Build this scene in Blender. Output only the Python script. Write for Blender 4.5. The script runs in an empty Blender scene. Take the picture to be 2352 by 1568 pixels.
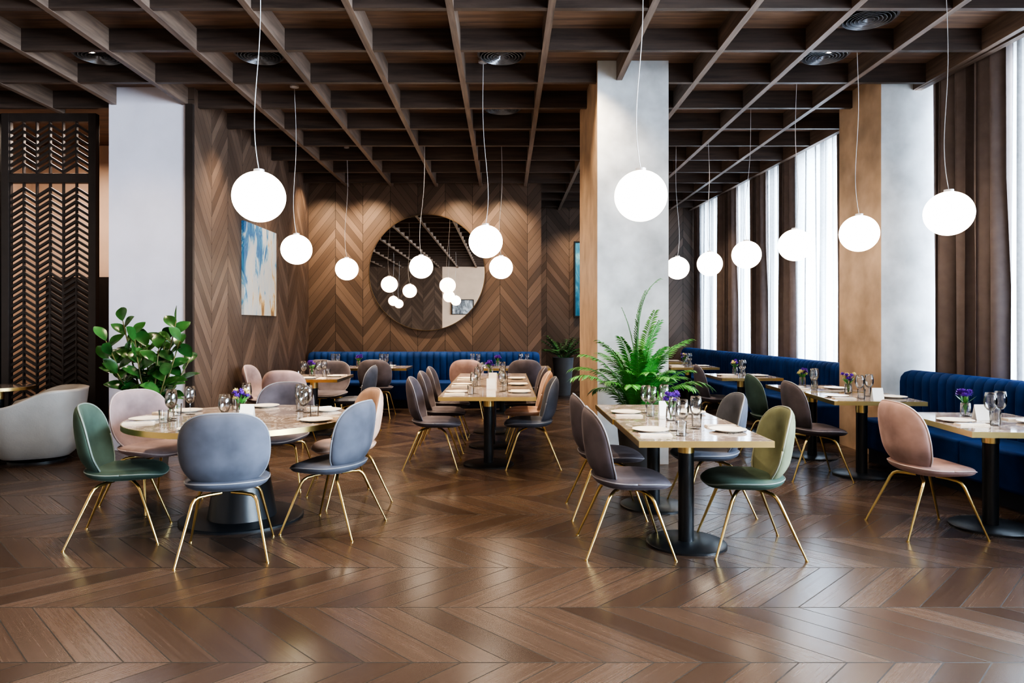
import bpy, math, random
from mathutils import Vector, Matrix
random.seed(7)
S=bpy.context.scene
COL=S.collection
PI=math.pi
def L(c):
    c=c/255.0
    return c/12.92 if c<=0.04045 else ((c+0.055)/1.055)**2.4
def rgb(r,g,b): return (L(r),L(g),L(b),1)

# ------------------------------------------------------------ materials
def newmat(name):
    m=bpy.data.materials.new(name); m.use_nodes=True
    nt=m.node_tree; b=nt.nodes['Principled BSDF']
    return m,nt,b
def N(nt,t,**k):
    n=nt.nodes.new(t)
    for a,v in k.items(): setattr(n,a,v)
    return n
def val(nt,op,a,b=None,c=None):
    n=nt.nodes.new('ShaderNodeMath'); n.operation=op
    for i,x in enumerate((a,b,c)):
        if x is None: continue
        if isinstance(x,(int,float)): n.inputs[i].default_value=x
        else: nt.links.new(x,n.inputs[i])
    return n.outputs[0]
def ramp(nt,fac,stops):
    r=nt.nodes.new('ShaderNodeValToRGB')
    e=r.color_ramp.elements
    while len(e)<len(stops): e.new(0.5)
    for i,(p,c) in enumerate(stops):
        e[i].position=p; e[i].color=c
    nt.links.new(fac,r.inputs[0]); return r.outputs[0]
def noise(nt,vec,scale,detail=3,rough=0.5,dist=0):
    n=nt.nodes.new('ShaderNodeTexNoise'); n.inputs['Scale'].default_value=scale
    n.inputs['Detail'].default_value=detail; n.inputs['Roughness'].default_value=rough
    n.inputs['Distortion'].default_value=dist
    if vec is not None: nt.links.new(vec,n.inputs['Vector'])
    return n.outputs['Fac']
def objco(nt): return nt.nodes.new('ShaderNodeTexCoord').outputs['Object']
def plain(name,c,rough=0.5,metal=0,sheen=0,var=0.12,scale=6,bump=0,coat=0,bscale=60,spec=0.5):
    m,nt,b=newmat(name)
    co=objco(nt); f=noise(nt,co,scale,4)
    c2=tuple(min(1,x*(1+var*2)) for x in c[:3])+(1,); c1=tuple(x*(1-var*2) for x in c[:3])+(1,)
    nt.links.new(ramp(nt,f,[(0.25,c1),(0.75,c2)]),b.inputs['Base Color'])
    b.inputs['Roughness'].default_value=rough; b.inputs['Metallic'].default_value=metal
    b.inputs['Sheen Weight'].default_value=sheen; b.inputs['Sheen Roughness'].default_value=0.25
    b.inputs['Coat Weight'].default_value=coat; b.inputs['Specular IOR Level'].default_value=spec
    if sheen>0:
        b.inputs['Sheen Tint'].default_value=tuple(min(1,x*2.0+.05) for x in c[:3])+(1,)
        b.inputs['Specular IOR Level'].default_value=0.08
    if bump>0:
        bn=nt.nodes.new('ShaderNodeBump'); bn.inputs['Strength'].default_value=bump; bn.inputs['Distance'].default_value=0.01
        nt.links.new(noise(nt,co,bscale,3),bn.inputs['Height']); nt.links.new(bn.outputs[0],b.inputs['Normal'])
    return m
def chevron(name,ua,va,Ls,pw,slope,cols,rough=(0.25,0.45),off=0.0,gapd=0.3,gf=(13.0,1.1),gw=0.5,ww=0.6,spec=0.5,gp=0.018):
    m,nt,b=newmat(name)
    g=nt.nodes.new('ShaderNodeNewGeometry'); s=nt.nodes.new('ShaderNodeSeparateXYZ')
    nt.links.new(g.outputs['Position'],s.inputs[0])
    u=val(nt,'ADD',s.outputs[ua],off+100*Ls); v=val(nt,'ADD',s.outputs[va],50.0)
    un=val(nt,'DIVIDE',u,Ls); pp=val(nt,'PINGPONG',u,Ls)
    t=val(nt,'DIVIDE',val(nt,'MULTIPLY_ADD',pp,slope,v),pw)
    tid=val(nt,'FLOOR',t); sid=val(nt,'FLOOR',un)
    cv=nt.nodes.new('ShaderNodeCombineXYZ'); nt.links.new(tid,cv.inputs[0]); nt.links.new(sid,cv.inputs[1])
    wn=nt.nodes.new('ShaderNodeTexWhiteNoise'); wn.noise_dimensions='2D'; nt.links.new(cv.outputs[0],wn.inputs['Vector'])
    cv2=nt.nodes.new('ShaderNodeCombineXYZ')
    nt.links.new(val(nt,'MULTIPLY',val(nt,'FRACT',t),gf[0]*pw/0.2),cv2.inputs[0]); nt.links.new(val(nt,'MULTIPLY',u,gf[1]),cv2.inputs[1])
    nt.links.new(val(nt,'MULTIPLY_ADD',tid,3.71,val(nt,'MULTIPLY',sid,7.7)),cv2.inputs[2])
    gr=noise(nt,cv2.outputs[0],1.6,5,0.55,0.25)
    mixf=val(nt,'ADD',val(nt,'MULTIPLY_ADD',wn.outputs['Value'],ww,(0.6-ww)*0.5),val(nt,'MULTIPLY',val(nt,'SUBTRACT',gr,0.15),gw))
    c=ramp(nt,mixf,[(0.05,cols[0]),(0.5,cols[1]),(0.98,cols[2])])
    fr=val(nt,'FRACT',t); fu=val(nt,'FRACT',un)
    g1=val(nt,'LESS_THAN',val(nt,'MINIMUM',fr,val(nt,'SUBTRACT',1.0,fr)),gp)
    g2=val(nt,'LESS_THAN',val(nt,'MINIMUM',fu,val(nt,'SUBTRACT',1.0,fu)),gp*0.35)
    gap=val(nt,'MAXIMUM',g1,g2)
    mx=nt.nodes.new('ShaderNodeMix'); mx.data_type='RGBA'
    nt.links.new(gap,mx.inputs['Factor']); nt.links.new(c,mx.inputs['A']); mx.inputs['B'].default_value=tuple(x*gapd for x in cols[0][:3])+(1,)
    nt.links.new(mx.outputs['Result'],b.inputs['Base Color'])
    rr=val(nt,'ADD',val(nt,'MULTIPLY_ADD',wn.outputs['Value'],(rough[1]-rough[0])*0.3,rough[0]),val(nt,'MULTIPLY',gap,0.3))
    rr=val(nt,'MULTIPLY_ADD',gr,(rough[1]-rough[0])*0.7,rr)
    nt.links.new(rr,b.inputs['Roughness']); b.inputs['Specular IOR Level'].default_value=spec
    return m
def woodmat(name,c0,c1,axis,rough=0.5):
    m,nt,b=newmat(name)
    g=nt.nodes.new('ShaderNodeNewGeometry')
    mp=nt.nodes.new('ShaderNodeMapping'); nt.links.new(g.outputs['Position'],mp.inputs[0])
    sc=[14,14,14]; sc[axis]=0.9; mp.inputs['Scale'].default_value=sc
    f=noise(nt,mp.outputs[0],1.5,6,0.65,0.4)
    nt.links.new(ramp(nt,f,[(0.3,c0),(0.72,c1)]),b.inputs['Base Color'])
    b.inputs['Roughness'].default_value=rough
    return m
M={}
M['floor']=chevron('parquet_floor_wood',1,0,0.58,0.205,1.0,(rgb(42,32,27),rgb(62,49,41),rgb(90,73,62)),(0.16,0.34),off=0.58*10-2.96,spec=0.65,gp=0.02,gapd=0.25,ww=0.38,gw=0.55)
wc=(rgb(54,42,35),rgb(80,64,54),rgb(110,91,78))
M['wall_wood']=chevron('chevron_wall_wood',0,2,0.5,0.17,1.25,wc,(0.4,0.6),off=0.09,ww=0.5,gw=0.6)
M['wall_wood_y']=chevron('chevron_side_wood',1,2,0.5,0.17,1.25,wc,(0.4,0.6),off=0.0,ww=0.5,gw=0.6)
M['beam_x']=woodmat('beam_wood',rgb(40,31,27),rgb(76,61,53),0)
M['beam_y']=woodmat('beam_wood_long',rgb(66,54,47),rgb(118,100,88),1)
M['panel']=woodmat('ceiling_panel_wood',rgb(62,47,38),rgb(124,96,77),0,0.55)
M['plaster']=plain('grey_plaster',rgb(194,198,201),0.6,var=0.14,scale=3.5,bump=0.15,bscale=12)
M['tan']=plain('warm_lit_plaster',rgb(170,144,120),0.6,var=0.13,scale=3.5,bump=0.15,bscale=12)  # column plaster with warm lamp light put into its colour
M['white']=plain('white_plaster',rgb(206,201,210),0.7,var=0.03,scale=3)
M['beige']=plain('beige_plaster',rgb(192,168,148),0.8,var=0.04,scale=3)
M['dark']=plain('dark_stained_wood',rgb(42,33,29),0.5,var=0.1,scale=12)
M['brass']=plain('bronze_rim_metal',rgb(110,92,70),0.35,metal=1,var=0.04)
M['gold']=plain('satin_gold',rgb(206,180,122),0.28,metal=1,var=0.04)
M['black']=plain('black_painted_metal',rgb(22,25,29),0.35,var=0.1)
M['navy']=plain('navy_velvet',rgb(24,48,92),0.7,sheen=0.35,var=0.15,scale=5)
M['navyd']=plain('dark_plinth',rgb(20,26,38),0.6,var=0.1)
M['brownc']=plain('brown_curtain_cloth',rgb(112,101,98),0.9,sheen=0.15,var=0.06,scale=10)
M['porc']=plain('glazed_stoneware',rgb(236,228,214),0.25,var=0.03)
M['linen']=plain('linen_cloth',rgb(210,194,172),0.9,var=0.05,scale=30)
M['paper']=plain('card_paper',rgb(238,236,230),0.7,var=0.01)
M['leaf']=plain('rubber_plant_leaf',rgb(44,80,38),0.22,var=0.42,scale=4)
M['palm']=plain('palm_leaf',rgb(62,128,54),0.4,var=0.35,scale=7)
M['zz']=plain('dark_green_leaf',rgb(50,100,56),0.35,var=0.25,scale=7)
M['stem']=plain('plant_stem',rgb(86,84,46),0.6,var=0.15)
M['soil']=plain('potting_soil',rgb(40,30,24),0.95,var=0.3,scale=40)
M['pot']=plain('grey_pot',rgb(92,94,98),0.6,var=0.08)
M['potd']=plain('dark_pot',rgb(52,50,50),0.6,var=0.08)
M['leather']=plain('beige_leather',rgb(148,142,137),0.5,var=0.05,bump=0.1)
M['purple']=plain('purple_petal',rgb(112,56,172),0.6,var=0.25,scale=40)
M['yellow']=plain('cream_petal',rgb(232,214,150),0.6,var=0.2,scale=40)
M['steel']=plain('cable_metal',rgb(200,200,205),0.35,metal=0.6,var=0.02)
M['cable']=plain('pale_cable',rgb(190,190,192),0.5,var=0.02)
M['vent']=plain('dark_vent',rgb(34,34,36),0.35,metal=0.3,var=0.05)
M['ventr']=plain('vent_ring_metal',rgb(120,120,124),0.3,metal=0.7,var=0.05)
M['winframe']=plain('window_frame_paint',rgb(190,196,204),0.5,var=0.02)
vel={'grey':(78,80,89),'mauve':(88,82,87),'pink':(162,135,131),'green':(64,78,70),'olive':(104,108,88),'orange':(176,146,130),'rosegrey':(134,117,117)}
for k,c in vel.items(): M['v_'+k]=plain(k+'_velvet',rgb(*c),0.8,sheen=0.35,var=0.26,scale=3.5)
for k,c in vel.items(): M['p_'+k]=plain(k+'_piping',rgb(*[min(255,int(x*0.8+50)) for x in c]),0.5,var=0.05)
def marble():
    m,nt,b=newmat('brown_marble')
    co=objco(nt); f=noise(nt,co,4,8,0.6,1.4)
    nt.links.new(ramp(nt,f,[(0.25,rgb(106,92,84)),(0.48,rgb(140,125,115)),(0.52,rgb(190,178,168)),(0.56,rgb(134,119,111)),(0.8,rgb(160,145,136))]),b.inputs['Base Color'])
    b.inputs['Roughness'].default_value=0.07; b.inputs['Specular IOR Level'].default_value=0.9; return m
M['marble']=marble()
def glassm():
    m=bpy.data.materials.new('clear_glass'); m.use_nodes=True; nt=m.node_tree; nt.nodes.clear()
    o=N(nt,'ShaderNodeOutputMaterial'); t=N(nt,'ShaderNodeBsdfTransparent'); g=N(nt,'ShaderNodeBsdfGlossy'); g.inputs['Roughness'].default_value=0.02
    t.inputs[0].default_value=(0.97,0.98,0.985,1)
    lw=N(nt,'ShaderNodeLayerWeight'); lw.inputs[0].default_value=0.25
    f=val(nt,'MULTIPLY_ADD',lw.outputs['Fresnel'],0.8,0.05)
    mx=N(nt,'ShaderNodeMixShader'); nt.links.new(f,mx.inputs[0]); nt.links.new(t.outputs[0],mx.inputs[1]); nt.links.new(g.outputs[0],mx.inputs[2])
    nt.links.new(mx.outputs[0],o.inputs[0]); return m
M['glass']=glassm()
def sheer():
    m=bpy.data.materials.new('white_sheer_cloth'); m.use_nodes=True; nt=m.node_tree; nt.nodes.clear()
    o=N(nt,'ShaderNodeOutputMaterial'); t=N(nt,'ShaderNodeBsdfTransparent'); tr=N(nt,'ShaderNodeBsdfTranslucent'); d=N(nt,'ShaderNodeBsdfDiffuse')
    f=noise(nt,objco(nt),30,2); c=ramp(nt,f,[(0.3,(0.44,0.443,0.455,1)),(0.7,(0.54,0.543,0.555,1))])
    nt.links.new(c,tr.inputs[0]); nt.links.new(c,d.inputs[0])
    a=N(nt,'ShaderNodeMixShader'); a.inputs[0].default_value=0.45; nt.links.new(tr.outputs[0],a.inputs[1]); nt.links.new(d.outputs[0],a.inputs[2])
    mx=N(nt,'ShaderNodeMixShader'); mx.inputs[0].default_value=0.92; nt.links.new(t.outputs[0],mx.inputs[1]); nt.links.new(a.outputs[0],mx.inputs[2])
    nt.links.new(mx.outputs[0],o.inputs[0]); return m
M['sheer']=sheer()
def emis(name,c,s):
    m=bpy.data.materials.new(name); m.use_nodes=True; nt=m.node_tree; b=nt.nodes['Principled BSDF']
    b.inputs['Base Color'].default_value=(0.9,0.88,0.85,1); b.inputs['Roughness'].default_value=0.3
    b.inputs['Emission Color'].default_value=c; b.inputs['Emission Strength'].default_value=s
    return m
M['globe']=emis('lit_opal_glass',(1,0.84,0.66,1),5.5)
M['bulb']=emis('lit_added_lens',(1,0.8,0.6,1),6)
def mirror():
    m,nt,b=newmat('mirror_glass'); b.inputs['Metallic'].default_value=1; b.inputs['Roughness'].default_value=0.01
    b.inputs['Base Color'].default_value=(0.74,0.66,0.58,1); return m
M['mirror']=mirror()
def art(name,stops,sc=2.2,zc=None):
    m,nt,b=newmat(name); g=nt.nodes.new('ShaderNodeNewGeometry'); mp=nt.nodes.new('ShaderNodeMapping')
    nt.links.new(g.outputs['Position'],mp.inputs[0]); mp.inputs['Scale'].default_value=(1.6,2.2,0.7)
    f=noise(nt,mp.outputs[0],sc,7,0.6,1.0)
    if zc:
        s=nt.nodes.new('ShaderNodeSeparateXYZ'); nt.links.new(g.outputs['Position'],s.inputs[0])
        gz=val(nt,'MULTIPLY',val(nt,'SUBTRACT',s.outputs[2],zc),0.13)
        gy=val(nt,'MULTIPLY',val(nt,'SUBTRACT',s.outputs[1],10.15),-0.10)
        f=val(nt,'ADD',f,val(nt,'ADD',gz,gy))
    nt.links.new(ramp(nt,f,stops),b.inputs['Base Color']); b.inputs['Roughness'].default_value=0.6; return m
M['art']=art('abstract_painting',[(0.28,rgb(110,80,54)),(0.34,rgb(176,144,92)),(0.39,rgb(170,168,160)),(0.56,rgb(156,162,166)),(0.60,rgb(88,138,162)),(0.65,rgb(40,84,128)),(0.71,rgb(56,118,150)),(0.78,rgb(186,178,156))],2.4,2.22)
M['art2']=art('blue_painting',[(0.3,rgb(20,60,90)),(0.5,rgb(40,110,140)),(0.7,rgb(120,170,180))])
M['art3']=art('grey_landscape_print',[(0.35,rgb(50,52,58)),(0.5,rgb(130,134,140)),(0.65,rgb(210,212,214))])

# ------------------------------------------------------------ mesh helpers
class MB:
    def __init__(s): s.v=[]; s.f=[]; s.mi=[]
    def add(s,vs,fs,mi=0):
        o=len(s.v); s.v+= [tuple(v) for v in vs]; s.f+=[tuple(i+o for i in f) for f in fs]; s.mi+=[mi]*len(fs)
    def box(s,x0,x1,y0,y1,z0,z1,mi=0):
        s.add([(x0,y0,z0),(x1,y0,z0),(x1,y1,z0),(x0,y1,z0),(x0,y0,z1),(x1,y0,z1),(x1,y1,z1),(x0,y1,z1)],
              [(0,3,2,1),(4,5,6,7),(0,1,5,4),(1,2,6,5),(2,3,7,6),(3,0,4,7)],mi)
    def lathe(s,prof,seg=24,cx=0,cy=0,mi=0,sx=1,sy=1):
        vs=[];fs=[]
        n=len(prof)
        for i in range(seg):
            a=2*PI*i/seg
            for r,z in prof: vs.append((cx+r*math.cos(a)*sx,cy+r*math.sin(a)*sy,z))
        for i in range(seg):
            j=(i+1)%seg
            for k in range(n-1): fs.append((i*n+k,j*n+k,j*n+k+1,i*n+k+1))
        if prof[0][0]>1e-5: fs.append(tuple(i*n for i in range(seg))[::-1])
        if prof[-1][0]>1e-5: fs.append(tuple(i*n+n-1 for i in range(seg)))
        s.add(vs,fs,mi)
    def tube(s,pts,rad,seg=8,mi=0):
        pts=[Vector(p) for p in pts]; n=len(pts); vs=[];fs=[]
        if not isinstance(rad,(list,tuple)): rad=[rad]*n
        for i,p in enumerate(pts):
            t=(pts[min(i+1,n-1)]-pts[max(i-1,0)]).normalized()
            up=Vector((0,0,1)) if abs(t.z)<0.9 else Vector((1,0,0))
            if i>0: up=pu
            a=(up-t*up.dot(t)).normalized(); b=t.cross(a); pu=a
            for k in range(seg):
                q=2*PI*k/seg; vs.append(p+(a*math.cos(q)+b*math.sin(q))*rad[i])
        for i in range(n-1):
            for k in range(seg):
                j=(k+1)%seg; fs.append((i*seg+k,i*seg+j,(i+1)*seg+j,(i+1)*seg+k))
        fs.append(tuple(range(seg))[::-1]); fs.append(tuple((n-1)*seg+k for k in range(seg)))
        s.add(vs,fs,mi)
    def pillow(s,fn,th,rings=11,seg=40,p=3.0,mi=0,edge=6):
        def ab(r,a):
            c,sn=math.cos(a),math.sin(a)
            k=(abs(c)**p+abs(sn)**p)**(-1/p)
            return r*c*k,r*sn*k
        def P(a,b): return Vector(fn(a,b))
        def pt(r,ang,sg):
            a,b=ab(r,ang); e=1e-3
            da=P(a+e,b)-P(a-e,b); db=P(a,b+e)-P(a,b-e); n=da.cross(db).normalized()
            return P(a,b)+n*sg*th*0.5*math.sqrt(max(0,1-r**edge))
        vs=[pt(0,0,1),pt(0,0,-1)]; fs=[]
        rs=[math.sin(0.5*PI*(i+1)/rings)**0.9 for i in range(rings)]
        for r in rs:
            for k in range(seg): vs.append(pt(r,2*PI*k/seg,1))
        T=2; B=2+rings*seg
        for r in rs[:-1]:
            for k in range(seg): vs.append(pt(r,2*PI*k/seg,-1))
        def ti(i,k): return T+i*seg+k%seg
        def bi(i,k): return B+i*seg+k%seg if i<rings-1 else ti(rings-1,k)
        for k in range(seg):
            fs.append((0,ti(0,k),ti(0,k+1))); fs.append((1,bi(0,k+1),bi(0,k)))
            for i in range(rings-1):
                fs.append((ti(i,k),ti(i+1,k),ti(i+1,k+1),ti(i,k+1)))
                fs.append((bi(i,k+1),bi(i+1,k+1),bi(i+1,k),bi(i,k)))
        s.add(vs,fs,mi)
    def data(s,name,mats,smooth=True,auto=None):
        me=bpy.data.meshes.new(name); me.from_pydata([tuple(v) for v in s.v],[],s.f)
        for m in (mats if isinstance(mats,(list,tuple)) else [mats]): me.materials.append(m)
        me.polygons.foreach_set('material_index',s.mi)
        me.polygons.foreach_set('use_smooth',[smooth]*len(s.f)); me.update()
        if smooth and auto:
            me.set_sharp_from_angle(angle=math.radians(auto))
        return me
def ob(name,data,parent=None,loc=(0,0,0),rot=(0,0,0),label=None,cat=None,group=None,kind=None):
    o=bpy.data.objects.new(name,data); COL.objects.link(o); o.location=loc; o.rotation_euler=rot
    if parent: o.parent=parent
    if label: o['label']=label
    if cat: o['category']=cat
    if group: o['group']=group
    if kind: o['kind']=kind
    return o
def bevel(o,w=0.01,seg=2):
    m=o.modifiers.new('bevel','BEVEL'); m.width=w; m.segments=seg; m.limit_method='ANGLE'; return o
def struct(name,boxes,mats,label,bev=0):
    mb=MB()
    for b in boxes: mb.box(*b[:6],mi=(b[6] if len(b)>6 else 0))
    o=ob(name,mb.data(name,mats,False),label=label,cat=name.split('_')[0],kind='structure')
    if bev: bevel(o,bev)
    return o
def wx(y): return 4.93-0.05*y
WANG=math.atan(0.05)

# ------------------------------------------------------------ room shell
BT=12.7; LW=-3.58; FT=15.3; HB=3.97; HC=4.17
struct('floor',[(-7.2,5.6,-5.2,15.5,-0.1,0)],M['floor'],'dark brown chevron parquet floor with satin sheen')
struct('ceiling',[(-7.2,5.6,-5.2,15.5,HC,HC+0.1)],M['panel'],'dark wooden ceiling panels above the beam grid')
struct('wall_back',[(LW,0.66,BT,BT+0.15,0,HC)],M['wall_wood'],'brown chevron wood clad wall behind the round mirror')
struct('wall_recess',[(0.56,0.66,BT+0.15,FT,0,HC)],M['wall_wood_y'],'return wall clad in chevron wood')
struct('wall_far',[(0.56,4.6,FT,FT+0.15,0,HC)],M['wall_wood'],'deep end wall clad in brown chevron wood')
struct('wall_left',[(LW-0.12,LW,8.02,BT+0.15,0,HC)],M['wall_wood_y'],'side wall clad in brown chevron wood planks')
struct('wall_front',[(-4.55,-3.66,8.0,8.35,0,HC)],M['white'],'pale lilac white plastered wall pier')
struct('trim_1',[(-3.66,-3.575,7.97,8.02,0,HB)],M['dark'],'dark wooden corner trim beside white pier')
struct('wall_side',[(-7.3,-7.2,-5.2,15.5,0,HC)],M['beige'],'plain beige side wall')
struct('wall_lounge',[(-7.2,LW-0.12,10.6,10.75,0,HC)],M['beige'],'warm beige wall of the room behind the lattice screen')
struct('wall_rear',[(-7.2,-2.75,-5.3,-5.2,0,HC,0),(-2.75,5.3,-5.3,-5.2,0,HC,1)],[M['wall_wood'],M['beige']],'rear wall part chevron wood and part beige plaster')
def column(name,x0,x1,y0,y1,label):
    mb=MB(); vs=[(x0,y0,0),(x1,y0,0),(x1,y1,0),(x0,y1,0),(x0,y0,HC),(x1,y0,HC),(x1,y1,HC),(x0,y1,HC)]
    mb.add(vs,[(0,1,5,4),(1,2,6,5),(2,3,7,6)],0); mb.add(vs,[(3,0,4,7)],1)  # left face gets the painted warm light, the others plain grey
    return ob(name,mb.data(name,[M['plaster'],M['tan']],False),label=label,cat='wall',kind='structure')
column('wall_column',0.955,1.69,7.2,8.9,'grey plastered square column with warm light painted on its side')
column('wall_column',4.05,4.98,7.5,8.44,'grey plastered window column with warm light painted on its side')
k=2
cross=[5.57+0.85*i for i in range(-12,12)]
for y in cross:
    if y>15.2: continue
    xr=wx(y)-0.1; xl=-7.2
    a,b=(xl,xr)
    if y>8.35: a=LW
    if y>BT: a=0.66
    struct('trim_%d'%k,[(a,b,y,y+0.052,HB,HC)],M['beam_x'],'dark wooden ceiling cross beam'); k+=1
for i in range(-8,6):
    x=0.37+0.81*i
    if x<-7.2 or x>4.5: continue
    y1=15.3
    if x<0.66: y1=BT
    if x<LW: y1=8.35
    if x>4.05: y1=7.5
    struct('trim_%d'%k,[(x-0.029,x+0.029,-5.2,y1,HB-0.004,HC)],M['beam_y'],'dark wooden ceiling beam'); k+=1
def slanted(mb,o0,o1,y0,y1,z0,z1,mi=0):
    mb.add([(wx(y0)+o0,y0,z0),(wx(y0)+o1,y0,z0),(wx(y1)+o1,y1,z0),(wx(y1)+o0,y1,z0),(wx(y0)+o0,y0,z1),(wx(y0)+o1,y0,z1),(wx(y1)+o1,y1,z1),(wx(y1)+o0,y1,z1)],
     [(0,3,2,1),(4,5,6,7),(0,1,5,4),(1,2,6,5),(2,3,7,6),(3,0,4,7)],mi)
for a,b in ((-5.2,7.5),(8.44,15.3)):
    mb=MB(); slanted(mb,-0.14,-0.07,a,b,HB-0.008,HC)
    ob('trim_%d'%k,mb.data('edge_beam',M['beam_y'],False),label='dark wooden ceiling edge beam along the curtains',cat='trim',kind='structure'); k+=1
sheers=[(13.93,15.0),(12.3,13.0),(11.12,11.7),(9.40,10.6),(4.7,6.45),(2.3,3.9),(-0.4,1.5),(-3.2,-1.0)]
darks=[(15.0,15.28),(13.0,13.93),(11.7,12.3),(10.6,11.12),(8.46,9.40),(6.45,7.44),(3.9,4.7),(1.5,2.3),(-1.0,-0.4),(-4.9,-3.2)]
mb=MB(); slanted(mb,0.3,0.5,-5.2,15.5,0,0.3); slanted(mb,0.3,0.5,-5.2,15.5,3.95,HC)
for a,b in darks+[(7.44,8.46)]:
    g=0.12 if (b-a)>0.5 else 0
    slanted(mb,0.3,0.5,a+g,b-g,0.3,3.95)
ob('wall_right',mb.data('wall_right',M['white'],False),label='window wall with tall openings behind curtains',cat='wall',kind='structure')
for i,(a,b) in enumerate(sheers):
    a-=0.12;b+=0.12
    mb=MB()
    for q in (a,b-0.06,(a+b)/2-0.025): slanted(mb,0.36,0.42,q,q+0.06,0.3,3.95)
    for z in (0.3,2.9,3.89): slanted(mb,0.36,0.42,a,b,z,z+0.06)
    slanted(mb,0.385,0.39,a+0.06,b-0.06,0.36,3.89,1)
    ob('window_%d'%(i+1),mb.data('window',[M['winframe'],M['glass']],False),label='tall window with pale frame along the curtained wall',cat='window',kind='structure')
def curtain(a,b,mat,label,name,amp,per,off):
    per=(b-a)/max(1,round((b-a)/per))
    n=max(16,int((b-a)/per*14)); vs=[];fs=[]
    zs=[0.02,0.8,1.8,2.8,4.1]
    for i in range(n+1):
        y=a+(b-a)*i/n; ph=2*PI*(y-a)/per
        for j,z in enumerate(zs):
            sn=math.sin(ph+0.25*math.sin(z*1.3)+0.8*math.sin(ph*0.31))
            dx=amp*((abs(sn)**0.7)*(1 if sn>0 else -1)*(1+0.35*math.sin(ph*0.43+1))+0.3*math.sin(ph*0.37+z*0.3))
            vs.append((wx(y)+off+dx,y+0.3*amp*math.sin(2*ph),z))
    m=len(zs)
    for i in range(n):
        for j in range(m-1): fs.append((i*m+j,(i+1)*m+j,(i+1)*m+j+1,i*m+j+1))
    mb=MB(); mb.add(vs,fs); ob(name,mb.data(name,mat),label=label,cat='curtain',group='curtains along the window wall')
for a,b in sheers:
    if a>4: curtain(a,b,M['sheer'],'white sheer curtain glowing with daylight before a window','sheer_curtain',0.08,0.16,0.10)
for a,b in darks: curtain(a,b,M['brownc'],'heavy brown pleated floor-length curtain','drape_curtain',0.07,0.16,0.04)

for i,(x,y) in enumerate([(-2.47,7.0),(-0.035,7.0),(3.21,7.0),(-4.09,7.0),(3.21,6.15),(-0.035,8.7)]):
    e=ob('ceiling_vent',None,loc=(x,y,HC),label='round dark metal air vent with concentric rings',cat='vent',group='round ceiling vents')
    mb=MB(); mb.lathe([(0.001,-0.004),(0.225,-0.004),(0.225,0)],32); ob('plate',mb.data('vent_plate',M['vent'],True,40),e)
    mb=MB()
    for j in range(6):
        r=0.03+0.032*j
        mb.lathe([(r,-0.006),(r+0.016,-0.045),(r+0.022,-0.045),(r+0.008,-0.006)],32)
    mb.lathe([(0.222,-0.002),(0.222,-0.02),(0.245,-0.02),(0.245,-0.002)],32)
    ob('rings',mb.data('vent_rings',M['ventr'],True,40),e)

# ------------------------------------------------------------ lattice screens
def screen(x0,x1,y):
    e=ob('lattice_screen',None,loc=(x0,y,0),label='dark wooden partition screen with chevron lattice slats',cat='partition')
    w=x1-x0; mb=MB(); t=0.09
    mb.box(0,t,0,0.08,0,HB); mb.box(w-t,w,0,0.08,0,HB); mb.box(t,w-t,0,0.08,HB-0.1,HB); mb.box(t,w-t,0,0.08,3.14,3.25); mb.box(t,w-t,0,0.08,0,0.15)
    bevel(ob('frame',mb.data('screen_frame',M['dark'],False),e),0.004)
    for z0,z1 in ((3.25,HB-0.1),(0.15,3.14)):
        mb=MB(); n=6; cw=(w-2*t)/n
        for c in range(n+1):
            xx=t+c*cw; mb.box(max(t,xx-0.007),min(w-t,xx+0.007),0.02,0.06,z0,z1)
        p=0.078; h=0.034; sl=0.62
        for c in range(n):
            xa=t+c*cw; xb=xa+cw; up=c%2==0
            z=z0-0.15
            while z<z1+0.05:
                za=z if up else z+cw*sl; zb=z+cw*sl if up else z
                q=[za,za+h,zb,zb+h]
                if min(q)>=z0-0.0 and max(q)<=z1:
                    mb.add([(xa,0.025,za),(xb,0.025,zb),(xb,0.025,zb+h),(xa,0.025,za+h),(xa,0.055,za),(xb,0.055,zb),(xb,0.055,zb+h),(xa,0.055,za+h)],
                       [(0,1,2,3),(5,4,7,6),(3,2,6,7),(1,0,4,5)])
                z+=p
        ob('lattice_panel',mb.data('lattice_panel',M['dark'],False),e)
screen(-6.02,-4.89,8.32); screen(-7.18,-6.04,8.32)

def painting(name,x0,x1,y0,y1,z0,z1,mat,label,side):
    e=ob(name,None,loc=((x0+x1)/2,(y0+y1)/2,z0),label=label,cat='painting')
    cx,cy=(x0+x1)/2,(y0+y1)/2
    mb=MB(); mb.box(x0-cx,x1-cx,y0-cy,y1-cy,0,z1-z0)
    ob('canvas',mb.data('canvas',mat,False),e)
    if side=='x': return
    mb=MB(); f=0.03
    Y0,Y1=y0-cy-0.01,y1-cy+0.01; X0,X1=x0-cx,x1-cx
    mb.box(X0-f,X0,Y0,Y1,-f,z1-z0+f);mb.box(X1,X1+f,Y0,Y1,-f,z1-z0+f);mb.box(X0,X1,Y0,Y1,-f,0);mb.box(X0,X1,Y0,Y1,z1-z0,z1-z0+f)
    ob('frame',mb.data('picture_frame',M['black'],False),e)
painting('painting',LW,LW+0.035,9.46,10.80,1.58,2.86,M['art'],'abstract painting in blue, white and ochre on wood wall','x')
painting('painting',1.54,2.3,FT-0.05,FT-0.012,1.65,3.25,M['art2'],'blue painting hung on the deep end wall','y')
painting('painting',-2.3,-1.4,-5.19,-5.16,1.95,2.55,M['art3'],'small framed grey landscape picture on beige rear wall','y')
e=ob('round_mirror',None,loc=(-1.42,BT,2.40),label='large round wall mirror with thin bronze rim',cat='mirror')
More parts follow.
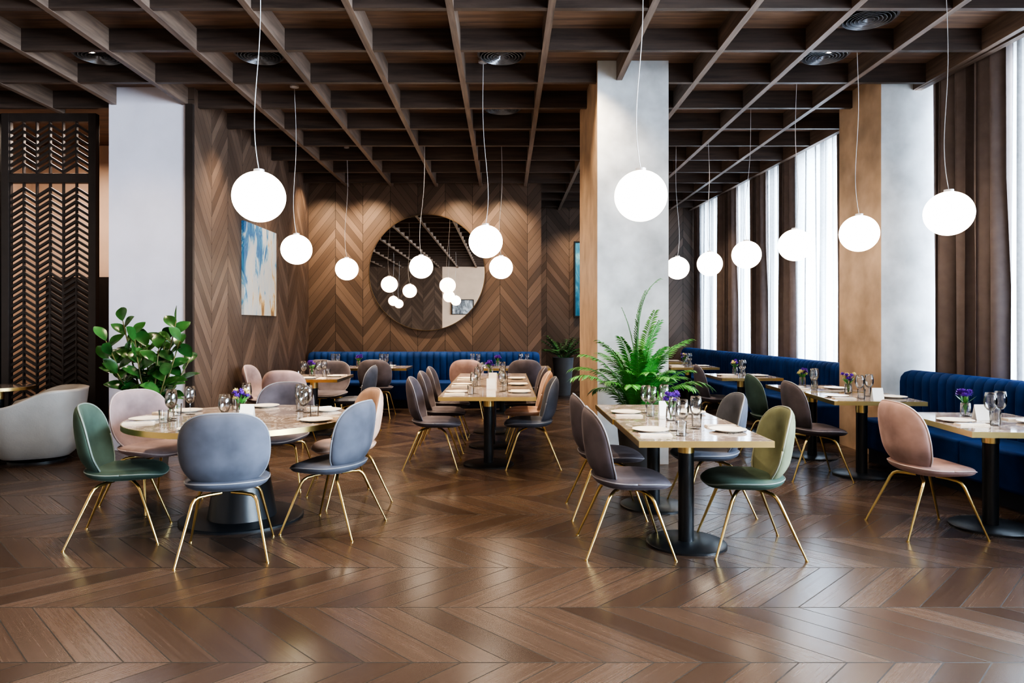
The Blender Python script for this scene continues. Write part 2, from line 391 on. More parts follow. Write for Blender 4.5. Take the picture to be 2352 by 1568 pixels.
mb=MB(); mb.lathe([(0.001,0.03),(1.05,0.03),(1.05,0.0)],96); o=ob('mirror_glass',mb.data('mirror_glass',M['mirror'],False),e,rot=(PI/2,0,0))
mb=MB(); mb.lathe([(1.05,0.0),(1.05,0.036),(1.062,0.036),(1.062,0.0)],96); ob('rim',mb.data('mirror_rim',M['brass'],True,40),e,rot=(PI/2,0,0))

# ------------------------------------------------------------ pendants
gm=MB(); pr=[]
for i in range(25):
    a=-PI/2+PI*i/24; pr.append((max(1e-6,0.175*math.cos(a)),0.170*math.sin(a)))
gm.lathe(pr,40); gdata=gm.data('globe_shade',M['globe'])
cm=MB(); cm.lathe([(0.001,0.01),(0.035,0.01),(0.035,-0.012),(0.001,-0.012)],16); capdata=cm.data('lamp_cap',M['steel'],True,40)
cm=MB(); cm.lathe([(0.001,0.0),(0.05,0.0),(0.05,-0.02),(0.02,-0.03),(0.001,-0.03)],20); candata=cm.data('ceiling_canopy',M['steel'],True,40)
def pendant(x,y,z):
    e=ob('pendant_lamp',None,loc=(x,y,z),label='lit white globe pendant lamp on a thin cable',cat='lamp',group='globe pendant lamps')
    ob('lamp_shade',gdata,e); ob('cap',capdata,e,loc=(0,0,0.174))
    top=HC-z; n=26; pts=[]
    x0=random.uniform(-0.03,0.06); s=random.choice((-1,1))
    for i in range(n+1):
        t=i/n
        pts.append((x0*t+s*0.05*math.sin(t*6.5)*math.exp(-2.2*t)*(1 if t>0 else 0),0,0.18+(top-0.18)*t))
    mb=MB(); mb.tube(pts,0.003,6); ob('cord',mb.data('lamp_cord',M['cable']),e)
    ob('canopy',candata,e,loc=(x0,0,top))
for p in [(-1.66,4.7),(0.91,4.67),(-2.38,7.95),(-2.43,10.7),(-1.24,10.3),(-0.2,7.2),(-0.06,10.4),
          (2.6,10.5),(2.88,9.8),(2.96,8.54),(3.13,7.52),(3.34,6.57),(3.44,5.4),
          (-1.7,1.3),(0.9,1.2),(-0.2,-1.6),(3.2,1.4),(-3.9,1.0),(-4.2,-2.2),(2.9,-1.8)]:  # this row hangs out of view, globes added as fill light
    pendant(p[0],p[1],2.3)

# ------------------------------------------------------------ chairs
def backfn(a,b):
    w=0.262*(1-0.13*max(0,-b)**1.5-0.03*max(0,b)**2)
    x=w*a; z=0.668+0.235*b
    y=-0.205-0.035*(b+1)+0.10*abs(a)**2.2*(1-0.2*b)+0.09*max(0,(-0.25-b)/0.75)**2+0.02*max(0,b)**2
    return (-x,y,z)
def seatfn(a,b):
    w=0.25*(1-0.06*max(0,b)**2-0.10*max(0,-b)**2)
    x=w*a; y=0.03+0.245*b
    z=0.435+0.025*abs(a)**2.5+0.055*max(0,-b-0.2)**2-0.03*max(0,b-0.4)**2
    return (x,y,z)
LEG={}
for sx in (-1,1):
    for sy in (-1,1):
        mb=MB(); fx=0.26*sx; fy=0.26 if sy>0 else -0.285
        P=[(0.03*sx,0.05*sy,0.385)]
        kx,ky=0.175*sx,0.13*sy
        P+=[(0.10*sx,0.09*sy,0.384),(kx-0.02*sx,ky-0.015*sy,0.378),(kx,ky,0.365),(kx+0.012*sx,ky+0.014*sy,0.34)]
        for t in (0.35,0.7,1): P.append((kx+0.012*sx+(fx-kx-0.012*sx)*t,ky+0.014*sy+(fy-ky-0.014*sy)*t,0.34*(1-t)+0.004*t))
        mb.tube(P,[0.011,0.011,0.011,0.011,0.011,0.0095,0.008,0.0065],10)
        mb.lathe([(0.001,0),(0.011,0),(0.011,0.006),(0.001,0.006)],10,fx,fy)
        LEG[(sx,sy)]=mb.data('chair_leg',M['gold'],True,50)
CH={}
def chairmesh(kc,kb):
    if (kc,kb) in CH: return CH[(kc,kb)]
    a=MB(); a.pillow(backfn,0.06,p=3.0)
    b=MB(); b.pillow(seatfn,0.075,p=2.9)
    def rimpts(fn,p,sc=1.0):
        out=[]
        for i in range(61):
            an=2*PI*i/60; c,s_=math.cos(an),math.sin(an); k_=(abs(c)**p+abs(s_)**p)**(-1/p)*sc
            out.append(fn(c*k_,s_*k_))
        return out
    c=MB(); c.tube(rimpts(backfn,3.0,1.006),0.006,6)
    d=MB(); d.tube(rimpts(seatfn,2.9,1.004),0.005,6)
    CH[(kc,kb)]=(a.data('chair_back',M['v_'+kb]),b.data('chair_seat',M['v_'+kc]),c.data('piping_back',M['p_'+kb]),d.data('piping_seat',M['p_'+kc]))
    return CH[(kc,kb)]
cname={'grey':'blue-grey','mauve':'mauve-grey','pink':'dusty pink','green':'dark green','olive':'olive green','orange':'peach','rosegrey':'rose-grey'}
def chair(x,y,dx,dy,kc,where,kb=None):
    kb=kb or kc
    r=math.atan2(dy,dx)-PI/2
    e=ob('dining_chair',None,loc=(x,y,0),rot=(0,0,r),label='%s velvet chair with brass legs at %s'%(cname[kc],where),cat='chair',group='velvet dining chairs')
    A,B,C,D=chairmesh(kc,kb)
    bo=ob('backrest',A,e); so=ob('seat',B,e); ob('piping',C,bo); ob('piping',D,so)
    for q in LEG.values(): ob('leg',q,e)
rt='the round table'
chair(-2.60,4.74,1,0.30,'green',rt)
chair(-1.76,4.42,-0.26,0.97,'grey',rt)
chair(-1.22,4.95,-1,0.28,'grey',rt)
chair(-1.30,5.74,-0.8,-0.5,'orange',rt)
chair(-2.02,6.25,0,-1,'mauve',rt)
chair(-2.84,5.62,0.86,-0.42,'rosegrey',rt)
t1='the table beside column'
chair(0.78,4.5,1,0.0,'mauve',t1); chair(0.78,5.36,1,0.0,'mauve',t1)
chair(1.56,4.5,-1,0.05,'green',t1,'olive'); chair(1.58,5.42,-1,0,'grey',t1)
ct='long central table'
for y in (7.15,8.05,8.95): chair(-0.73,y,1,0,'mauve',ct)
chair(0.27,7.15,-1,0,'grey',ct); chair(0.27,8.05,-1,0,'orange',ct); chair(0.27,8.95,-1,0,'mauve',ct)
rr='a bench table'
chair(2.95,4.88,1,0.02,'pink',rr); chair(2.93,6.62,1,-0.05,'mauve',rr); chair(2.9,7.55,1,-0.1,'green',rr,'green'); chair(2.85,9.45,1,-0.15,'mauve',rr)
mm='the small table'
chair(-2.62,8.42,0,1,'pink',mm); chair(-3.2,9.3,1,0,'rosegrey',mm); chair(-1.98,9.25,-1,0,'grey',mm); chair(-2.55,10.15,0,-1,'mauve',mm)
bb='back bench table'
chair(-2.03,11.0,0,1,'mauve',bb); chair(-2.85,11.0,0,1,'mauve',bb)
chair(-0.6,11.0,0,1,'pink',bb); chair(0.31,11.0,0,1,'mauve',bb)

# ------------------------------------------------------------ tables
TZ=0.75
basem=MB(); basem.lathe([(0.001,0.0),(0.26,0.0),(0.26,0.012),(0.25,0.018),(0.06,0.024),(0.001,0.024)],40); DB=basem.data('table_base',M['black'],True,30)
m_=MB(); m_.lathe([(0.001,0.02),(0.05,0.02),(0.05,0.60),(0.001,0.60)],24); DC=m_.data('table_column',M['black'],True,40)
m_=MB(); m_.lathe([(0.001,0.60),(0.053,0.60),(0.053,0.70),(0.14,0.702),(0.14,0.712),(0.001,0.712)],24); DK=m_.data('brass_collar',M['gold'],True,40)
def table(x,y,w,d,rot=0,label='rectangular brown marble table with brass edge on black pedestal'):
    e=ob('dining_table',None,loc=(x,y,0),rot=(0,0,rot),label=label,cat='table',group='marble dining tables')
    t=0.006
    mb=MB(); mb.box(-w/2+t,w/2-t,-d/2+t,d/2-t,TZ-0.036,TZ); ob('tabletop',mb.data('tabletop',M['marble'],False),e)
    mb=MB(); z0,z1=TZ-0.038,TZ-0.0005
    mb.box(-w/2,w/2,-d/2,-d/2+t,z0,z1);mb.box(-w/2,w/2,d/2-t,d/2,z0,z1);mb.box(-w/2,-w/2+t,-d/2+t,d/2-t,z0,z1);mb.box(w/2-t,w/2,-d/2+t,d/2-t,z0,z1)
    ob('brass_edge',mb.data('brass_edge',M['gold'],False),e)
    ob('base',DB,e); ob('column',DC,e); ob('collar',DK,e)
table(1.19,4.58,0.8,0.95); table(1.18,5.54,0.8,0.95)
for y in (7.2,8.31,9.42): table(-0.17,y,0.94,1.1)
RA=-math.radians(6)
table(3.45,4.95,0.8,1.05,RA); table(3.42,6.68,0.8,0.85,RA); table(3.36,7.62,0.74,0.85,RA*0.6); table(3.22,9.5,0.8,0.9,0); table(3.1,11.8,0.8,0.9,0); table(3.02,13.5,0.8,0.9,0)
table(-2.55,9.3,0.85,0.95)
table(-2.35,11.5,1.55,0.75); table(-0.04,11.5,1.55,0.75)
RX,RY,RR=-1.96,5.2,0.8
e=ob('dining_table',None,loc=(RX,RY,0),label='large round brown marble table on black conical pedestal',cat='table',group='marble dining tables')
mb=MB(); mb.lathe([(0.001,TZ),(RR-0.006,TZ),(RR-0.006,TZ-0.036),(0.001,TZ-0.036)][::-1],96); ob('tabletop',mb.data('tabletop',M['marble'],True,40),e)
mb=MB(); mb.lathe([(RR-0.006,TZ-0.038),(RR,TZ-0.038),(RR,TZ-0.0005),(RR-0.006,TZ-0.0005),(RR-0.006,TZ-0.038)],96); ob('brass_edge',mb.data('brass_edge',M['gold'],True,40),e)
mb=MB(); mb.lathe([(0.001,0.0),(0.44,0.0),(0.44,0.014),(0.43,0.02),(0.001,0.022)],64); ob('base',mb.data('base',M['black'],True,30),e)
mb=MB(); mb.lathe([(0.001,0.02),(0.245,0.02),(0.135,0.70),(0.22,0.711),(0.001,0.713)],48); ob('column',mb.data('column',M['black'],True,30),e)

# ------------------------------------------------------------ tableware
p_=MB(); p_.lathe([(0.001,0.0),(0.07,0.0),(0.075,0.003),(0.115,0.014),(0.118,0.017),(0.112,0.018),(0.074,0.009),(0.001,0.009)],36); PD=p_.data('plate',M['porc'],True,50)
g_=MB(); g_.lathe([(0.004,0.085),(0.02,0.092),(0.036,0.115),(0.042,0.145),(0.039,0.18),(0.033,0.215),(0.032,0.215),(0.038,0.18),(0.0405,0.145),(0.035,0.117),(0.019,0.0945),(0.001,0.09)],24); GB=g_.data('glass_bowl',M['glass'])
g_=MB(); g_.lathe([(0.005,0.004),(0.0035,0.02),(0.0035,0.08),(0.005,0.087)],12); GS=g_.data('glass_stem',M['glass'])
g_=MB(); g_.lathe([(0.001,0.0),(0.036,0.0),(0.036,0.0015),(0.006,0.005),(0.001,0.005)],24); GF=g_.data('glass_base',M['glass'])
g_=MB(); g_.lathe([(0.001,0.0),(0.03,0.0),(0.035,0.09),(0.0338,0.09),(0.029,0.006),(0.001,0.006)],24); TD=g_.data('tumbler',M['glass'],True,50)
n_=MB(); n_.box(-0.04,0.04,-0.1,0.1,0,0.006); n_.box(-0.036,0.04,-0.098,0.097,0.006,0.012); ND=n_.data('napkin',M['linen'],False)
k_=MB()
k_.box(-0.012,-0.006,-0.09,0.03,0,0.002); k_.box(-0.018,0.0,0.03,0.045,0,0.002)
for q in (-0.018,-0.0115,-0.005): k_.box(q,q+0.0035,0.045,0.09,0,0.002)
KD=k_.data('fork',M['steel'],False)
k_=MB(); k_.box(-0.005,0.005,-0.1,0.0,0,0.003); k_.add([(-0.005,0,0),(0.008,0,0),(0.008,0.08,0),(-0.003,0.1,0),(-0.005,0,0.002),(0.008,0,0.002),(0.008,0.08,0.002),(-0.003,0.1,0.002)],[(3,2,1,0),(4,5,6,7),(0,1,5,4),(1,2,6,5),(2,3,7,6),(3,0,4,7)])
FD=k_.data('knife',M['steel'],False)
def wine(x,y):
    e=ob('wine_glass',None,loc=(x,y,TZ),label='clear stemmed wine glass standing on a table',cat='glass',group='wine glasses')
    ob('bowl',GB,e); ob('stem',GS,e); ob('foot',GF,e)
def place(x,y,dx,dy,two=False,cut=True):
    l=math.hypot(dx,dy); dx/=l;dy/=l; sx,sy=dy,-dx
    r=math.atan2(dy,dx)-PI/2
    def q(i,s): return (x+dx*i+sx*s,y+dy*i+sy*s)
    a=q(0.15,0); ob('plate',PD,loc=(a[0],a[1],TZ),label='cream stoneware side plate on a marble table',cat='plate',group='plates')
    a=q(0.14,0.185); ob('napkin',ND,loc=(a[0],a[1],TZ),rot=(0,0,r),label='folded beige napkin beside a plate',cat='napkin',group='napkins')
    if cut:
        ob('knife',FD,loc=(a[0],a[1],TZ+0.012),rot=(0,0,r),label='steel table knife lying on napkin',cat='knife',group='cutlery')
        ob('fork',KD,loc=(a[0]-sx*0.012,a[1]-sy*0.012,TZ+0.012),rot=(0,0,r),label='steel fork lying on napkin',cat='fork',group='cutlery')
    a=q(0.33,0.10); wine(*a)
    if two: a=q(0.31,-0.02); wine(*a)
    a=q(0.30,0.19); ob('tumbler',TD,loc=(a[0],a[1],TZ),label='short clear water tumbler on a marble table',cat='glass',group='water tumblers')
random.seed(3)
vz=MB(); vz.lathe([(0.001,0.0),(0.035,0.0),(0.037,0.03),(0.033,0.10),(0.0315,0.10),(0.035,0.03),(0.033,0.006),(0.001,0.006)],24); VD=vz.data('vase_glass',M['glass'])
def flowers(x,y,colr='purple'):
    e=ob('flower_vase',None,loc=(x,y,TZ),label='small glass vase with %s flowers on table'%('purple' if colr=='purple' else 'purple and cream'),cat='vase',group='flower vases')
    ob('vase',VD,e)
    st=MB(); pe=MB(); lf=MB()
    for i in range(11):
        a=random.uniform(0,2*PI); r=random.uniform(0.01,0.055); h=random.uniform(0.13,0.19)
        tp=Vector((r*math.cos(a),r*math.sin(a),h)); st.tube([(0,0,0.01),(tp.x*0.4,tp.y*0.4,0.08),tp],0.0018,5)
        mi=1 if (colr!='purple' and i%2) else 0
        for j in range(18):
            b=2*PI*j*0.382; el=-0.2+1.6*j/18
            d=Vector((math.cos(b)*math.cos(el),math.sin(b)*math.cos(el),math.sin(el)))
            s=d.cross(Vector((0,0,1))).normalized(); L_=0.03
            pe.add([tp,tp+d*L_*0.6+s*0.011,tp+d*L_+Vector((0,0,0.002)),tp+d*L_*0.6-s*0.011],[(0,1,2,3)],mi)
    for i in range(8):
        a=random.uniform(0,2*PI); d=Vector((math.cos(a),math.sin(a),0.9)); s=Vector((-math.sin(a),math.cos(a),0)); b=Vector((0,0,0.09))
        lf.add([b,b+d*0.04+s*0.012,b+d*0.075,b+d*0.04-s*0.012],[(0,1,2,3)])
    ob('stem',st.data('flower_stems',M['palm']),e); ob('flower',pe.data('petals',[M['purple'],M['yellow']]),e); ob('leaf',lf.data('flower_leaves',M['palm']),e)
cd=MB(); cd.add([(-0.05,-0.03,0),(0.05,-0.03,0),(0.05,0,0.11),(-0.05,0,0.11),(-0.05,0.03,0),(0.05,0.03,0)],[(0,1,2,3),(3,2,5,4)]); CD=cd.data('table_card',M['paper'],False)
def card(x,y,r=0): ob('table_card',CD,loc=(x,y,TZ),rot=(0,0,r),label='blank white folded tent card on table',cat='card',group='tent cards')
for ang in (195,265,340,35,95,150):
    a=math.radians(ang); place(RX+RR*math.cos(a),RY+RR*math.sin(a),-math.cos(a),-math.sin(a),two=ang in (195,35))
flowers(RX-0.03,RY+0.05,'mix'); card(RX+0.08,RY-0.12)
for y in (4.5,5.42):
    place(0.79,y,1,0,two=True); place(1.59,y,-1,0)
flowers(1.19,5.0); card(1.22,5.3)
for y in (7.1,8.0,8.9):
    place(-0.64,y,1,0,cut=False); place(0.30,y,-1,0,cut=False)
flowers(-0.2,9.55); card(-0.15,7.55); card(-0.15,8.5)
for (x,y) in ((3.45,4.95),(3.42,6.68)):
    place(x-0.4,y,1,0); place(x+0.4,y-0.1,-1,0)
    flowers(x+0.02,y+0.3,'purple' if y<5 else 'mix'); card(x,y-0.28 if y>5 else y+0.1)
for (x,y) in ((3.36,7.62),(3.22,9.5),(3.1,11.8),(3.02,13.5)):
    place(x-0.36,y,1,0,cut=False); place(x+0.36,y-0.1,-1,0,cut=False); flowers(x,y+0.25,'mix')
place(-2.55,9.3-0.475,0,1,cut=False); place(-2.55+0.425,9.35,-1,0,cut=False); place(-2.55-0.425,9.25,1,0,cut=False); flowers(-2.62,9.45)
for cx in (-2.35,-0.04):
    for x in (cx-0.5,cx+0.3):
        place(x,11.125,0,1,cut=False); place(x+0.1,11.875,0,-1,cut=False)
    flowers(cx-0.08,11.55)

# ------------------------------------------------------------ benches
def bench(x,y,length,rot,label):
    e=ob('banquette_bench',None,loc=(x,y,0),rot=(0,0,rot),label=label,cat='bench',group='navy velvet benches')
    mb=MB(); mb.box(0.02,length-0.02,0.08,0.62,0.0,0.14); ob('plinth',mb.data('plinth',M['navyd'],False),e)
    mb=MB(); n=max(1,round(length/0.7)); w=length/n
    for i in range(n): mb.box(i*w+0.004,(i+1)*w-0.004,0.0,0.50,0.14,0.46)
    bevel(ob('seat',mb.data('bench_seat',M['navy'],True,35),e),0.03,4)
    p=length/round(length/0.12); nch=round(length/p); per=8; nx=nch*per
    prof=[(0.47,0.44,1),(0.45,0.60,1),(0.445,0.75,1),(0.445,0.86,1),(0.45,0.91,0.8),(0.475,0.95,0.5),(0.52,0.965,0.3),(0.58,0.96,0),(0.62,0.93,0),(0.63,0.8,0),(0.63,0.14,0)]
    vs=[];fs=[]; m=len(prof)
    for i in range(nx+1):
        xx=length*i/nx; ph=abs(math.sin(PI*(i%per)/per)) if i%per else 0
        bump=math.sqrt(ph)*0.035
        ed=min(i,nx-i)/per; cut=0.0
        if ed<1: cut=0.05*(1-math.sqrt(max(0,1-(1-ed)**2)))
        for (yy,zz,k_) in prof: vs.append((xx,yy-bump*k_,zz-(cut*1.0 if zz>0.85 else 0)-(0.012 if (k_<0.9 and ph==0 and k_>0) else 0)))
    for i in range(nx):
        for j in range(m-1): fs.append((i*m+j,i*m+j+1,(i+1)*m+j+1,(i+1)*m+j))
    fs.append(tuple(range(m))[::-1]); fs.append(tuple(nx*m+j for j in range(m)))
    mb=MB(); mb.add(vs,[f[::-1] for f in fs]); ob('backrest',mb.data('bench_back',M['navy'],True,60),e)
bench(-3.54,12.04,4.16,0,'navy velvet channel-tufted bench along the back wall')
def wbench(y0,y1,label):
    bench(wx(y1)-0.775,y1,(y1-y0)/math.cos(WANG),-PI/2+WANG,label)
wbench(1.5,7.42,'navy velvet channel-tufted bench beneath the curtains')
wbench(8.5,15.1,'long navy velvet channel-tufted bench beneath the curtains')

# ------------------------------------------------------------ plants
def leafgeo(mb,p,d,n,length,width,droop=0.3,seg=5,fold=0.15,ex=0.7):
    d=d.normalized(); s=d.cross(n)
    if s.length<1e-4: s=Vector((1,0,0))
    s.normalize(); n=s.cross(d).normalized()
    vs=[];fs=[]; pos=Vector(p)
    for i in range(seg+1):
        t=i/seg; w=width*0.5*math.sin(PI*min(1,(t*0.92+0.05)))**ex if 0<i<seg else width*0.02
        c=pos+d*length*t+Vector((0,0,-droop*length*t*t))
        vs+= [c-s*w+n*w*fold,c,c+s*w+n*w*fold]
    for i in range(seg):
        a=i*3; fs+=[(a,a+1,a+4,a+3),(a+1,a+2,a+5,a+4)]
    mb.add(vs,fs)
def potobj(e,r0,r1,h,mat):
    mb=MB(); mb.lathe([(0.001,0),(r0,0),(r1,h),(r1-0.015,h),(r1-0.02,h-0.03),(0.001,h-0.03)],40); ob('pot',mb.data('pot',mat,True,40),e)
    mb=MB(); mb.lathe([(0.001,h-0.028),(r1-0.022,h-0.028),(r1-0.022,h-0.024),(0.001,h-0.02)],30); ob('soil',mb.data('soil',M['soil'],True,40),e)
random.seed(11)
e=ob('potted_rubber_plant',None,loc=(-3.66,7.18,0),label='leafy rubber plant with glossy oval leaves in a pot',cat='plant')
potobj(e,0.17,0.22,0.5,M['potd'])
st=MB(); lf=MB()
stems=[(-0.28,0.0,1.48),(-0.10,-0.12,1.34),(0.12,0.08,1.28),(0.30,-0.06,1.48),(-0.38,-0.1,1.08),(0.38,0.1,1.10),(0.0,-0.25,1.12),(0.2,-0.22,1.20),(-0.2,0.2,1.25),(0.05,0.25,1.2),(-0.18,-0.28,0.96),(0.3,-0.28,0.94),(-0.34,-0.2,1.28),(0.38,-0.15,1.28),(0.02,-0.1,1.22)]
for i,(tx,ty,H) in enumerate(stems):
    P=[Vector((tx*0.15,ty*0.15,0.47))]
    for t in (0.3,0.6,1.0): P.append(Vector((tx*t**0.8,ty*t**0.8,0.47+(H-0.47)*t)))
    st.tube(P,[0.012,0.01,0.008,0.005],7)
    nl=int(9+(H-0.9)*12)
    for j in range(nl):
        t=0.15+0.85*j/(nl-1); seg=t*3; q=min(2,int(seg)); f=seg-q; p=P[q].lerp(P[q+1],f)
        b=j*2.4+i; el=0.05+1.1*(j/nl)
        d=Vector((math.cos(b)*math.cos(el),math.sin(b)*math.cos(el),math.sin(el)))
        leafgeo(lf,p,d,Vector((0.4*math.sin(j*1.7),-0.7,1)),random.uniform(0.22,0.28),random.uniform(0.11,0.135),0.3,9,0.2,1.0)
ob('stem',st.data('rubber_stems',M['stem']),e); ob('leaf',lf.data('rubber_leaves',M['leaf']),e)['kind']='stuff'
random.seed(5)
e=ob('potted_palm',None,loc=(1.26,6.58,0),label='feathery green palm in a dark pot before the column',cat='plant')
potobj(e,0.15,0.2,0.5,M['potd'])
st=MB(); lf=MB()
def frond(az,el0,length,curl,base,lw=0.2,pw=1.2,sw=0.75,st0=6,wd=0.016):
    n=26; p=Vector(base); el=el0; pts=[]; ds=[]
    for i in range(n+1):
        d=Vector((math.cos(az)*math.cos(el),math.sin(az)*math.cos(el),math.sin(el)))
        pts.append(p.copy()); ds.append(d); p=p+d*length/n; el-=curl/n*(pw+1)*(i/n)**pw
    st.tube(pts,[0.005*(1-0.75*i/n) for i in range(n+1)],6)
    side=Vector((-math.sin(az),math.cos(az),0))
    for i in range(st0,n+1):
        for h in (0,0.5):
            if i==n and h: continue
            t=(i+h)/n; pp=pts[i] if h==0 else pts[i].lerp(pts[min(n,i+1)],h)
            L_=lw*(0.4+0.6*math.sin(PI*min(1,max(0,(t-0.12)/0.95))))
            up=side.cross(ds[i]).normalized()*-1
            for s in (-1,1):
                d=ds[i]*0.75+side*s*sw+up*0.15+Vector((0,0,random.uniform(-.2,.1)))
                leafgeo(lf,pp,d,up,L_,wd,0.4,3,0.3)
for i in range(34):
    az=2*PI*i*0.382+random.uniform(-.2,.2); k_=i/34
    ln=random.uniform(0.72,0.9)+0.1*k_
    if abs(math.sin(az))>0.35: ln*=0.8
    frond(az,1.0+0.5*k_,ln,1.8-1.0*k_+random.uniform(-.1,.1),(0.04*math.cos(az),0.04*math.sin(az),0.48+0.12*k_),0.13)
frond(0.0,1.58,1.36,1.15,(0.0,0,0.55),0.12,pw=4.0,st0=10,sw=0.35,wd=0.02)
frond(0.1,1.60,1.20,0.5,(0.0,0,0.55),0.12,pw=3.0,st0=8,sw=0.4,wd=0.018)
frond(3.0,1.53,1.0,0.4,(0.0,0,0.6),0.12); frond(0.6,1.48,1.0,0.5,(0.0,0,0.6),0.13); frond(-0.8,1.45,0.92,0.5,(0,0,0.58),0.13)
ob('stem',st.data('palm_stems',M['palm']),e); ob('frond',lf.data('palm_fronds',M['palm']),e)['kind']='stuff'
random.seed(9)
e=ob('potted_plant',None,loc=(1.2,14.4,0),label='dark green leafy plant in tall grey tapered pot',cat='plant')
potobj(e,0.15,0.22,0.78,M['pot'])
st=MB(); lf=MB()
for i in range(20):
    az=i*2.4; ln=random.uniform(0.42,0.66); el=random.uniform(0.5,1.35); p=Vector((0.06*math.cos(az),0.06*math.sin(az),0.75)); pts=[]
    for j in range(11):
        pts.append(p.copy()); d=Vector((math.cos(az)*math.cos(el),math.sin(az)*math.cos(el),math.sin(el)))
        if j>2:
            for s in (-1,1):
                sd=Vector((-math.sin(az),math.cos(az),0))*s
                leafgeo(lf,p,d*0.6+sd,Vector((0,0,1)),0.13,0.065,0.2,3,0.2)
        p=p+d*ln/10; el-=0.06
    st.tube(pts,0.007,6)
ob('stem',st.data('plant_stems',M['zz']),e); ob('leaf',lf.data('plant_leaves',M['zz']),e)['kind']='stuff'

# ------------------------------------------------------------ lounge armchair + side table
e=ob('armchair',None,loc=(-4.98,7.42,0),rot=(0,0,math.radians(205)),label='beige leather tub armchair before the lattice screen',cat='armchair')
mb=MB(); seg=96; vs=[];fs=[]
for i in range(seg):
    a=2*PI*i/seg; c,s=math.cos(a),math.sin(a); k_=(abs(c)**3.0+abs(s)**3.0)**(-1/3.0)
    f=(1-math.cos(a))/2
    f1=min(1,max(0,(f-0.12)/0.10)); f1=f1*f1*(3-2*f1)
    f2=min(1,max(0,(f-0.15)/0.6)); f2=f2*f2*(3-2*f2)
    H=0.34+0.26*f1+0.17*f2
    R=lambda r,z:(r*c*k_,r*s*k_,z)
    vs+=[R(0.31,0.06),R(0.345,0.09),R(0.39,0.20),R(0.415,0.31),R(0.42+0.10*(H-0.34),H-0.03),R(0.425+0.10*(H-0.34),H-0.010),R(0.405+0.08*(H-0.34),H),R(0.345+0.08*(H-0.34),H-0.004),R(0.325+0.05*(H-0.34),H-0.03),R(0.30,0.30),R(0.001,0.29)]
m=11
for i in range(seg):
    j=(i+1)%seg
    for q in range(m-1): fs.append((i*m+q,j*m+q,j*m+q+1,i*m+q+1))
mb.add(vs,fs); ob('shell',mb.data('armchair_shell',M['leather']),e)
mb=MB(); mb.pillow(lambda a,b:(0.05+0.33*a,0.28*b,0.39),0.14,p=4); ob('seat_cushion',mb.data('seat_cushion',M['leather']),e)
mb=MB(); mb.lathe([(0.001,0),(0.27,0),(0.27,0.02),(0.05,0.03),(0.05,0.06),(0.27,0.065),(0.001,0.07)],40); ob('base',mb.data('armchair_base',M['black'],True,40),e)
e=ob('side_table',None,loc=(-5.74,7.9,0),label='round side table with brass edge beside the armchair',cat='table')
mb=MB(); mb.lathe([(0.001,0.712),(0.345,0.712),(0.345,0.745),(0.001,0.745)],48); ob('tabletop',mb.data('side_top',M['marble'],True,40),e)
mb=MB(); mb.lathe([(0.345,0.708),(0.352,0.708),(0.352,0.744),(0.345,0.744)],48); ob('brass_edge',mb.data('side_edge',M['gold'],True,40),e)
ob('base',DB,e); ob('column',DC,e); ob('collar',DK,e)
e=ob('cabinet',None,loc=(-6.1,9.6,0),label='tall dark wooden cabinet behind the lattice screen',cat='cabinet')
mb=MB(); mb.box(-0.2,1.1,-0.05,0.38,0.0,2.1); bevel(ob('body',mb.data('cabinet_body',M['dark'],False),e),0.006)
mb=MB(); mb.box(-0.18,0.445,-0.07,-0.05,0.06,2.06); ob('door',mb.data('cabinet_door',M['dark'],False),e)
mb=MB(); mb.box(0.455,1.08,-0.07,-0.05,0.06,2.06); ob('door',mb.data('cabinet_door',M['dark'],False),e)

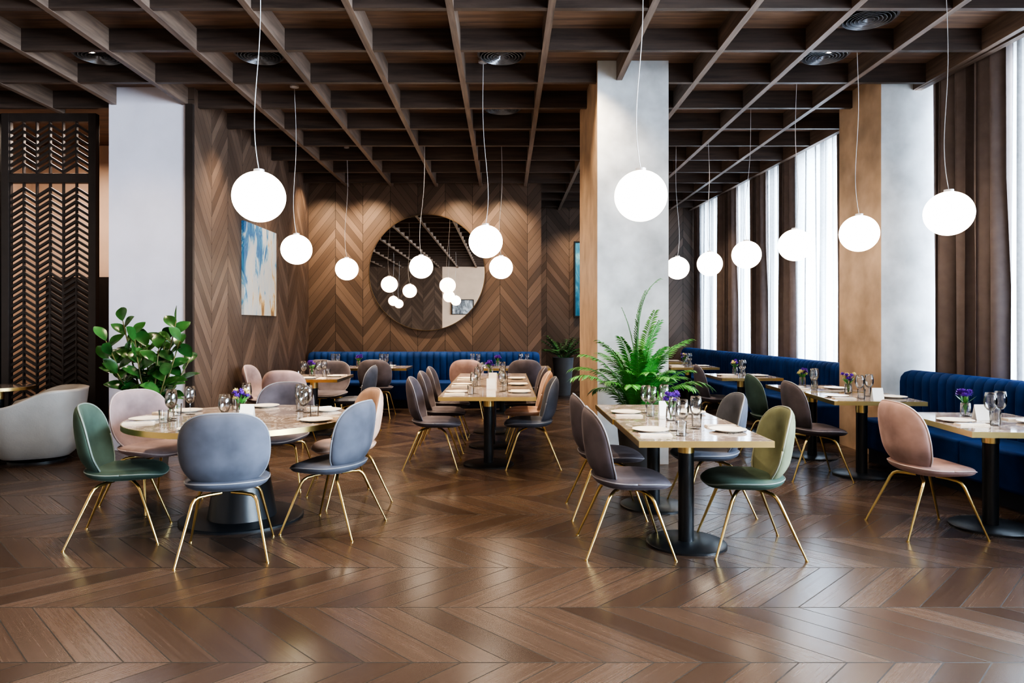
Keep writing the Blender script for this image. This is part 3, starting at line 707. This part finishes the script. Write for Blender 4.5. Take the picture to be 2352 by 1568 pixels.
# ------------------------------------------------------------ lights
w=bpy.data.worlds.new('World'); S.world=w; w.use_nodes=True
bg=w.node_tree.nodes['Background']; bg.inputs[0].default_value=(0.62,0.80,1,1); bg.inputs[1].default_value=4
def area(name,loc,rot,sx,sy,power,color):
    d=bpy.data.lights.new(name,'AREA'); d.shape='RECTANGLE'; d.size=sx; d.size_y=sy; d.energy=power; d.color=color
    o=bpy.data.objects.new(name,d); COL.objects.link(o); o.location=loc; o.rotation_euler=rot; return o
area('daylight',(wx(5)+1.3,5,2.3),(0,PI/2,WANG),3.6,20,12500,(0.70,0.85,1))
area('lounge_light',(-5.6,9.2,3.9),(0,0,0),1.5,0.8,70,(1,0.80,0.66))
dm=MB(); dm.lathe([(0.001,-0.004),(0.035,-0.004),(0.035,0)],20); DL=dm.data('added_downlight_lens',M['bulb'],False)
dm=MB(); dm.lathe([(0.035,0),(0.037,-0.012),(0.052,-0.012),(0.055,0)],24); DR=dm.data('added_downlight_ring',M['vent'],True,40)
used=set()
def added_downlight(i,j,power,ang=110,tilt=(0,0)):  # ceiling spots added for warm fill light, fixtures made up
    if (i,j) in used: return
    used.add((i,j)); x=0.37+0.81*(i+0.5); y=5.57+0.85*j+0.455
    e=ob('added_downlight',None,loc=(x,y,HC),label='small round ceiling spotlight added for warm light',cat='lamp',group='added downlights')
    ob('lens',DL,e); ob('ring',DR,e)
    d=bpy.data.lights.new('spot','SPOT'); d.energy=power; d.color=(1,0.78,0.54); d.spot_size=math.radians(ang); d.spot_blend=1; d.shadow_soft_size=0.06
    o=bpy.data.objects.new('spot_light',d); COL.objects.link(o); o.location=(x,y,HC-0.03); o.rotation_euler=(tilt[0],tilt[1],0)
for (i,j) in ((-5,7),(-4,7),(-2,7),(-1,7)): added_downlight(i,j,290,90,(math.radians(18),0))
for j in (3,5): added_downlight(-5,j,380,90,(0,-math.radians(14)))
for (i,j) in ((-4,-1),(-1,-1),(-3,2),(0,1),(-1,3),(-3,4),(-2,5),(0,5),(3,4),(-6,1),(1,-2),(-2,-4),(2,-4),(-4,-4)):
    added_downlight(i,j,240)
for (i,j) in ((3,1),(-2,-10),(0,-10),(-4,-10),(-1,-7)): added_downlight(i,j,280)
added_downlight(1,10,300,110); added_downlight(3,8,200,110)

cam=bpy.data.cameras.new('cam'); co=bpy.data.objects.new('camera',cam); COL.objects.link(co); S.camera=co
co.location=(0,0,1.43); co.rotation_euler=(PI/2,0,0); cam.lens=36*1600/2352; cam.sensor_width=36
cam.shift_x=16/2352; cam.shift_y=-36/2352; cam.clip_start=0.05
S.view_settings.view_transform='AgX'
try: S.view_settings.look='AgX - High Contrast'
except Exception: pass
S.view_settings.exposure=0.7
